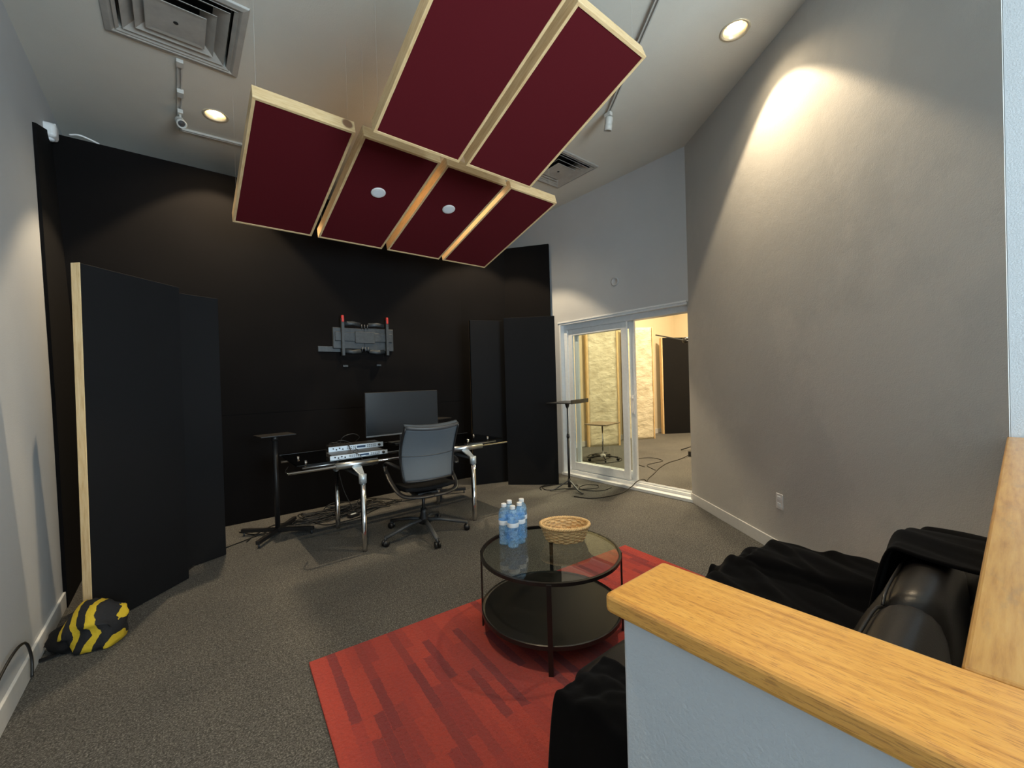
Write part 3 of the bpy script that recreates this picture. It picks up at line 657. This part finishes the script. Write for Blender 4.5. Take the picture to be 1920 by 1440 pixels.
cable([(-.0,4.05),(.2,4.35),(.4,4.48),(.6,4.58),(.8,4.50)], 'black cable lying from the left acoustic panels to the speaker stand', .005)
cable([(1.30,4.60,.55),(1.34,4.55,.30),(1.40,4.5,.12),(1.46,4.62,.01),(1.62,4.72,.006)], 'black cable hanging from the desk back down to the carpet', .004)
for x0, x1, y, lab in ((1.00, 1.30, 4.78, 'black power strip by the back wall under the desk'),):
    r = thing('power_strip', (x0, y, 0), lab, 'power strip', rz=.25)
    MB().box(0, .34, -.028, .028, 0, .04).build('strip_body', M['black_plastic'], r, bevel=.006)
    for i in range(5): MB().box(.03+.06*i, .065+.06*i, -.016, .016, .039, .043).build('socket', M['grey_plastic'], r)
r = thing('power_adapter', (1.42, 4.50, 0), 'black power adapter with a white sticker in the cable tangle', 'adapter', rz=.3)
MB().box(-.06,.06,-.03,.03,0,.032).build('body', M['black_plastic'], r, bevel=.006); MB().box(-.03,.03,-.015,.015,.032,.033).build('sticker', M['label'], r)

# ------------------------------------------------------------------ rug
ra = math.radians(-4.6)
rg = MB(); rw, rl = 2.38, 1.31
rg.box(0, rw, -rl, 0, .001, .013)
o = rg.build('rug', M['rug'], loc=(.476, 2.278, 0), rot=(0,0,ra), bevel=.004); tag(o, 'red rug with darker broken stripes under the coffee table', 'rug')

# ------------------------------------------------------------------ coffee table
TC = (1.595, 1.675); TZ = .45; RZ = .013
r = thing('coffee_table', (TC[0], TC[1], RZ), 'round glass coffee table with a lower black shelf on the red rug', 'coffee table')
MB().lathe([(.372,.423),(.372,.4355)], n=72).build('glass_top', M['table_glass'], r)
def ringm(R0, R1, z0, z1): return MB().lathe([(R0,z0),(R1,z0),(R1,z1),(R0,z1),(R0,z0)], n=80, cap=False)
ringm(.375, .388, .419, .436).build('top_ring', M['shelf_metal'], r)
MB().lathe([(.383,.115),(.388,.118),(.388,.138),(.383,.141),(.378,.134),(.372,.131)], n=80).build('lower_shelf', M['shelf_metal'], r)
for k in range(4):
    a = PI/4+PI/2*k
    MB().box(.386,.394,-.012,.012,0,.430).build('leg', M['shelf_metal'], r, rot=(0,0,a), bevel=.001)

# bottles
def bottle():
    r = thing('water_bottle', (0,0,0), '', 'bottle', 'water bottles standing on the coffee table')
    prof = [(.020,.0),(.030,.002),(.0325,.010)]
    z = .016
    for i in range(6): prof += [(.0325,z),(.0310,z+.006),(.0325,z+.012)]; z += .016
    prof += [(.0325,.115),(.0325,.165),(.032,.178),(.028,.196),(.019,.210),(.0125,.216),(.0125,.222)]
    MB().lathe(prof, n=24).build('body', M['bottle'], r, True)
    MB().lathe([(.0330,.118),(.0332,.119),(.0332,.142),(.0330,.143)], n=28, cap=False).build('paper_label', M['label'], r, True)
    MB().lathe([(.0150,.217),(.0155,.219),(.0155,.234),(.0145,.236)], n=20).build('cap', M['white_plastic'], r)
    return r
b0 = bottle()
BT = TZ-.0015
spots = [(1.463, 1.915, 'water bottle at the left back of the cluster on the glass table'),
         (1.528, 1.945, 'water bottle at the rear of the cluster, second cap from the left'),
         (1.472, 1.845, 'water bottle at the front of the cluster, nearest to the camera'),
         (1.542, 1.868, 'water bottle in the middle right of the cluster, nearer than its right neighbour'),
         (1.600, 1.918, 'rightmost water bottle of the cluster on the glass table')]
for i, (x, y, lab) in enumerate(spots):
    b = b0 if i == 0 else copy_tree(b0); b.location = (x, y, BT); b.rotation_euler.z = i*1.3; b['label'] = lab

# basket
r = thing('wicker_basket', (1.76, 1.715, BT+.004), 'oval woven wicker basket on the glass coffee table', 'basket', rz=-.72)
def bring(z, N=56):
    t = z/.085; a = .105+.032*t**.8; b_ = .078+.028*t**.8; return a, b_
m = MB()
nst = 24
for lv in range(9):
    z = .006+lv*.0095; a, b_ = bring(z); P = []
    for i in range(nst*4+1):
        th = 2*PI*i/(nst*4); w = .005*math.cos(th*nst/2+PI*(lv % 2)); P.append(((a+w)*math.cos(th), (b_+w)*math.sin(th), z))
    m.tube(P, .0048, 6)
m.build('woven_side', M['wicker'], r, True)
m = MB()
for k in range(nst):
    th = 2*PI*(k+.5)/nst
    m.tube([(bring(z)[0]*math.cos(th), bring(z)[1]*math.sin(th), z) for z in (.002,.03,.06,.09)], .0045, 6)
m.build('stakes', M['wicker'], r, True)
MB().loft([[((bring(z)[0]-.001)*math.cos(2*PI*k/48), (bring(z)[1]-.001)*math.sin(2*PI*k/48), z) for k in range(48)] for z in (.004,.02,.04,.06,.086)], cap=False).build('inner_weave', M['wicker'], r, True, solid=.003)
for q, ph in enumerate((0, 2.1, 4.2)):
    a, b_ = bring(.09); P = []
    for i in range(161):
        th = 2*PI*i/160; w = .006*math.cos(th*22+ph); zz = .006*math.sin(th*22+ph); P.append(((a+.004+w)*math.cos(th), (b_+.004+w)*math.sin(th), .092+zz))
    MB().tube(P, .0055, 6).build('rim_strand', M['wicker'], r, True)
MB().lathe([(.001,.0),(1,.0),(1,.006),(.001,.008)], n=40, sx=.103, sy=.076).build('woven_base', M['wicker'], r)

# ------------------------------------------------------------------ sofa
SX0, SX1 = .74, 2.42
r = thing('sofa', (1.58, .5, 0), 'black leather two seat sofa behind the oak ledge', 'sofa')
sx = lambda x: x-1.58
sy = lambda y: y-.5
def cush(x0, x1, y0, y1, z0, z1, name, bev=.05, parent=None, mat='leather'):
    return MB().box(sx(x0), sx(x1), sy(y0), sy(y1), z0, z1).build(name, M[mat], parent or r, True, bevel=bev, seg=5)
cush(.98, 2.15, .30, .90, .06, .30, 'base', .02)
cush(.97, 1.565, .26, .95, .29, .45, 'seat_cushion', .05); cush(1.57, 2.155, .26, .95, .29, .45, 'seat_cushion', .05)
for a in (0, 1):
    x0, x1 = (.755, .985) if a == 0 else (2.145, 2.40)
    cush(x0, x1, .12, .82, .04, .535 if a == 0 else .49, 'armrest', .07)
cush(.90, 2.18, .06, .16, .06, .68, 'back_frame', .04)
def backc(x0, x1, name, hs=1.0):
    prof = [(.34,.42),(.38,.50),(.33,.62),(.27,.74),(.235,.81),(.205,.853),(.165,.865),(.125,.855),(.10,.82),(.095,.70),(.095,.42)]
    rings = []
    for i in range(13):
        u = i/12; x = x0+(x1-x0)*u; e_ = (abs(2*u-1))**6
        cy_, cz_ = .2, .62
        rings.append([(sx(x), sy(cy_+(p[0]-cy_)*(1-.16*e_)), cz_+(p[1]*hs-cz_)*(1-.07*e_)) for p in prof])
    o = MB().loft(rings).build(name, M['leather'], r, True, bevel=.0, sub=1)
    seam = [(sx(x0+(x1-x0)*i/12), sy(.2+(.228-.2)*(1-.16*abs(2*i/12-1)**6)), .62+(.832-.62)*(1-.07*abs(2*i/12-1)**6)) for i in range(13)]
    if hs == 1.0: MB().tube(seam, .004, 6).build('seam_piping', M['leather'], o, True)
    return o
backc(.90, 1.335, 'back_cushion'); backc(1.345, 1.80, 'back_cushion'); backc(1.81, 2.20, 'back_cushion', .91)
for x, y in ((.82,.2),(.82,.75),(2.34,.2),(2.34,.75)): MB().lathe([(.02,0),(.025,.05)], (sx(x),sy(y),0), 14).build('foot', M['black_plastic'], r)
# blankets
def sst(a, b, x): t = max(0, min(1, (x-a)/(b-a))); return t*t*(3-2*t)
def sofa_h(x, y):
    arm = .505*sst(2.02, 2.13, x)*(1-sst(2.43, 2.50, x))
    arm *= (1-.34*sst(.83, .92, y))
    seat = .445*(1-sst(.92, 1.06, y)*.5)
    back = .868*(1-sst(.24, .42, y))*(1-.13*sst(1.72, 2.25, x))*(1-sst(2.26, 2.42, x))
    return max(arm, seat*(1-sst(2.40, 2.55, x)), back)
def blanket1(u, v):
    x = 1.56+u*.97+.10*(1-u)*sst(0,.4,v); y = .065+v*.99
    hs = 0
    for dx in (-.03, 0, .03):
        for dy in (-.03, 0, .03): hs += sofa_h(x+dx, y+dy)
    z = hs/9
    z = max(z, sofa_h(x, y))+.018
    f = mnoise.noise(Vector((x*9-y*5, y*2.2+x*2, 3.1)))*.022+mnoise.noise(Vector((x*22-y*9, y*6, 7)))*.008
    fold = .016*max(0, math.sin((x-.5*y+.12*math.sin(y*5))*21))**4*sst(.35, .7, y)
    edge = min(u, 1-u, 1-v)
    return (x+f*.3, y+f*.5, max(.03, z+f+fold))
o = MB().grid(blanket1, 70, 80).build('blanket', M['velvet'], smooth=True, solid=.012, sub=1)
tag(o, 'black velvet blanket draped over the far end of the sofa', 'blanket')
def arm_h(x, y):
    d = min(x-.745, .995-x); e_ = sst(-.045, .005, d)
    f_ = 1-sst(.86, .90, y); return .54*e_*f_*(1-.03*sst(.6,.8,y))
def blanket2(u, v):
    x = .715+u*.34; y = .20+v*.60
    z = 0
    for dx in (-.02, 0, .02):
        for dy in (-.02, 0, .02):
            z += max(arm_h(x+dx, y+dy), .44*sst(.93, 1.0, x+dx))
    z = z/9+.03
    f = mnoise.noise(Vector((x*10, y*7, 1.3)))*.035+mnoise.noise(Vector((x*25, y*18, 4)))*.012
    return (x+f*.3, y+f*.4, max(.04, z+f))
o = MB().grid(blanket2, 50, 60).build('blanket', M['velvet'], smooth=True, solid=.012, sub=1)
tag(o, 'black velvet blanket bunched over the sofa arm nearest the table', 'blanket')

# ------------------------------------------------------------------ striped bag
r = thing('striped_bag', (-.385, 3.28, 0), 'black and yellow striped cloth bag on the carpet by the left wall', 'bag', rz=math.radians(-38))
def bagpt(u, v, inset=0):
    th = 2*PI*u; ph = PI*v
    sg = lambda q, e: math.copysign(abs(q)**e, q)
    x = -sg(math.cos(ph), .8)*.130; rr = math.sin(ph)**.6
    hw = .10*rr*(1+.14*math.sin(2*th+v*5)); hh = .112*rr*(1.0+.35*math.sin(v*PI*.9+.5)*max(0, math.sin(th)))
    y = sg(math.cos(th), .8)*hw; z = .092+sg(math.sin(th), .75)*hh
    n_ = mnoise.noise(Vector((x*11, y*11, z*11)))*.030+mnoise.noise(Vector((x*28, y*28, z*28+5)))*.010
    return Vector((x+n_*.4, y+n_, max(.004, z+n_*1.1-.012-.10*max(0, x-.04))))
st_m = NT('black and yellow striped cloth'); v_ = st_m.coord()
sx_ = st_m.n('ShaderNodeSeparateXYZ'); st_m.l(v_, sx_.inputs[0])
zz_ = st_m.n('ShaderNodeMath', operation='SUBTRACT'); st_m.l(sx_.outputs['Z'], zz_.inputs[0]); zz_.inputs[1].default_value = .095
za_ = st_m.n('ShaderNodeMath', operation='ABSOLUTE'); st_m.l(zz_.outputs[0], za_.inputs[0])
zx_ = st_m.n('ShaderNodeMath', operation='MULTIPLY_ADD'); st_m.l(za_.outputs[0], zx_.inputs[0]); zx_.inputs[1].default_value = .45; st_m.l(sx_.outputs['X'], zx_.inputs[2])
wob = st_m.n('ShaderNodeMath', operation='MULTIPLY_ADD'); st_m.l(st_m.noise(v_, 9, 3), wob.inputs[0]); wob.inputs[1].default_value = .05; st_m.l(zx_.outputs[0], wob.inputs[2])
fr_ = st_m.n('ShaderNodeMath', operation='MULTIPLY'); st_m.l(wob.outputs[0], fr_.inputs[0]); fr_.inputs[1].default_value = 12.0
fc_ = st_m.n('ShaderNodeMath', operation='FRACT'); st_m.l(fr_.outputs[0], fc_.inputs[0])
cc = st_m.ramp(fc_.outputs[0], [(.0, (.62,.43,.02,1)), (.45, (.62,.43,.02,1)), (.47, (.010,.010,.012,1)), (.98, (.010,.010,.012,1))])
st_m.l(cc, st_m.b.inputs['Base Color']); st_m.b.inputs['Roughness'].default_value = .8
st_m.bump(st_m.noise(v_, 25, 5), .6, .01)
MB().grid(lambda u, v: bagpt(u, v), 36, 28).build('bag_body', st_m.m, r, True)
def bl(u, v):
    th = 2*PI*u; ph = PI*v; n_ = mnoise.noise(Vector((math.cos(th)*1.7, math.sin(th)*1.7, v*4)))*.03
    return (-.12+.10*-math.cos(ph)+n_*.4, -.02+(.10*math.sin(ph)+n_)*math.cos(th)+.0, max(.005, .045+(.085*math.sin(ph)+n_)*math.sin(th)))
MB().grid(bl, 30, 22).build('black_pouch', M['black_fabric'], r, True)
MB().tube(crom([(-.16,.02,.05), (-.22,-.06,.03), (-.24,-.14,.012), (-.17,-.17,.01), (-.10,-.11,.015), (-.08,-.05,.04)], 6), .008, 8, flat=(.012,.003)).build('strap', M['black_fabric'], r, True)
cable([(-.59,3.06,.02),(-.595,3.09,.10),(-.60,3.05,.19),(-.60,2.95,.235),(-.60,2.80,.25),(-.60,2.62,.235),(-.60,2.45,.21),(-.60,2.2,.15)], 'black cable arching along the left wall down to the bag', .006)

# ------------------------------------------------------------------ lights
def area(name, loc, rot, sx_, sy_, e, col):
    l = bpy.data.lights.new(name, 'AREA'); l.shape = 'RECTANGLE'; l.size = sx_; l.size_y = sy_; l.energy = e; l.color = col
    o = bpy.data.objects.new(name, l); COL.objects.link(o); o.location = loc; o.rotation_euler = rot; return o
area('window_daylight', (1.35, -3.7, 1.7), (PI/2+.25, 0, 0), 2.5, 2.1, 290, (.74,.91,1.0))
def far_can(x, y, e):
    l = bpy.data.lights.new('next_room_light', 'AREA'); l.shape = 'DISK'; l.size = .5; l.energy = e; l.color = (1,.80,.52)
    o = bpy.data.objects.new('next_room_light', l); COL.objects.link(o); o.location = (x, y, ZC-.05)
far_can(6.0, 3.6, 105); far_can(8.4, 3.6, 125)
w = bpy.data.worlds.new('world'); sc.world = w; w.use_nodes = True
bg = w.node_tree.nodes['Background']; bg.inputs[0].default_value = (.55,.75,1.0,1); bg.inputs[1].default_value = .6

# ------------------------------------------------------------------ camera
F = 773.93; yaw, pit, roll = math.radians(39.013), math.radians(-.443), math.radians(1.645)
fw = Vector((math.sin(yaw)*math.cos(pit), math.cos(yaw)*math.cos(pit), math.sin(pit)))
R0 = Vector((math.cos(yaw), -math.sin(yaw), 0)); U0 = R0.cross(fw)
Rv = R0*math.cos(roll)-U0*math.sin(roll); Uv = R0*math.sin(roll)+U0*math.cos(roll)
cd = bpy.data.cameras.new('camera'); cam = bpy.data.objects.new('camera', cd); COL.objects.link(cam)
mt = Matrix((Rv, Uv, -fw)).transposed().to_4x4(); mt.translation = (0, 0, 1.4); cam.matrix_world = mt
cd.sensor_width = 36; cd.lens = F/1920*36; cd.clip_start = .05
sc.camera = cam
sc.view_settings.view_transform = 'Standard'; sc.view_settings.look = 'None'; sc.view_settings.gamma = 1; sc.view_settings.use_curve_mapping = False
sc.view_settings.exposure = 0.62
sc.cycles.use_denoising = True
sc.cycles.max_bounces = 10; sc.cycles.transparent_max_bounces = 16
sc.cycles.sample_clamp_indirect = 6
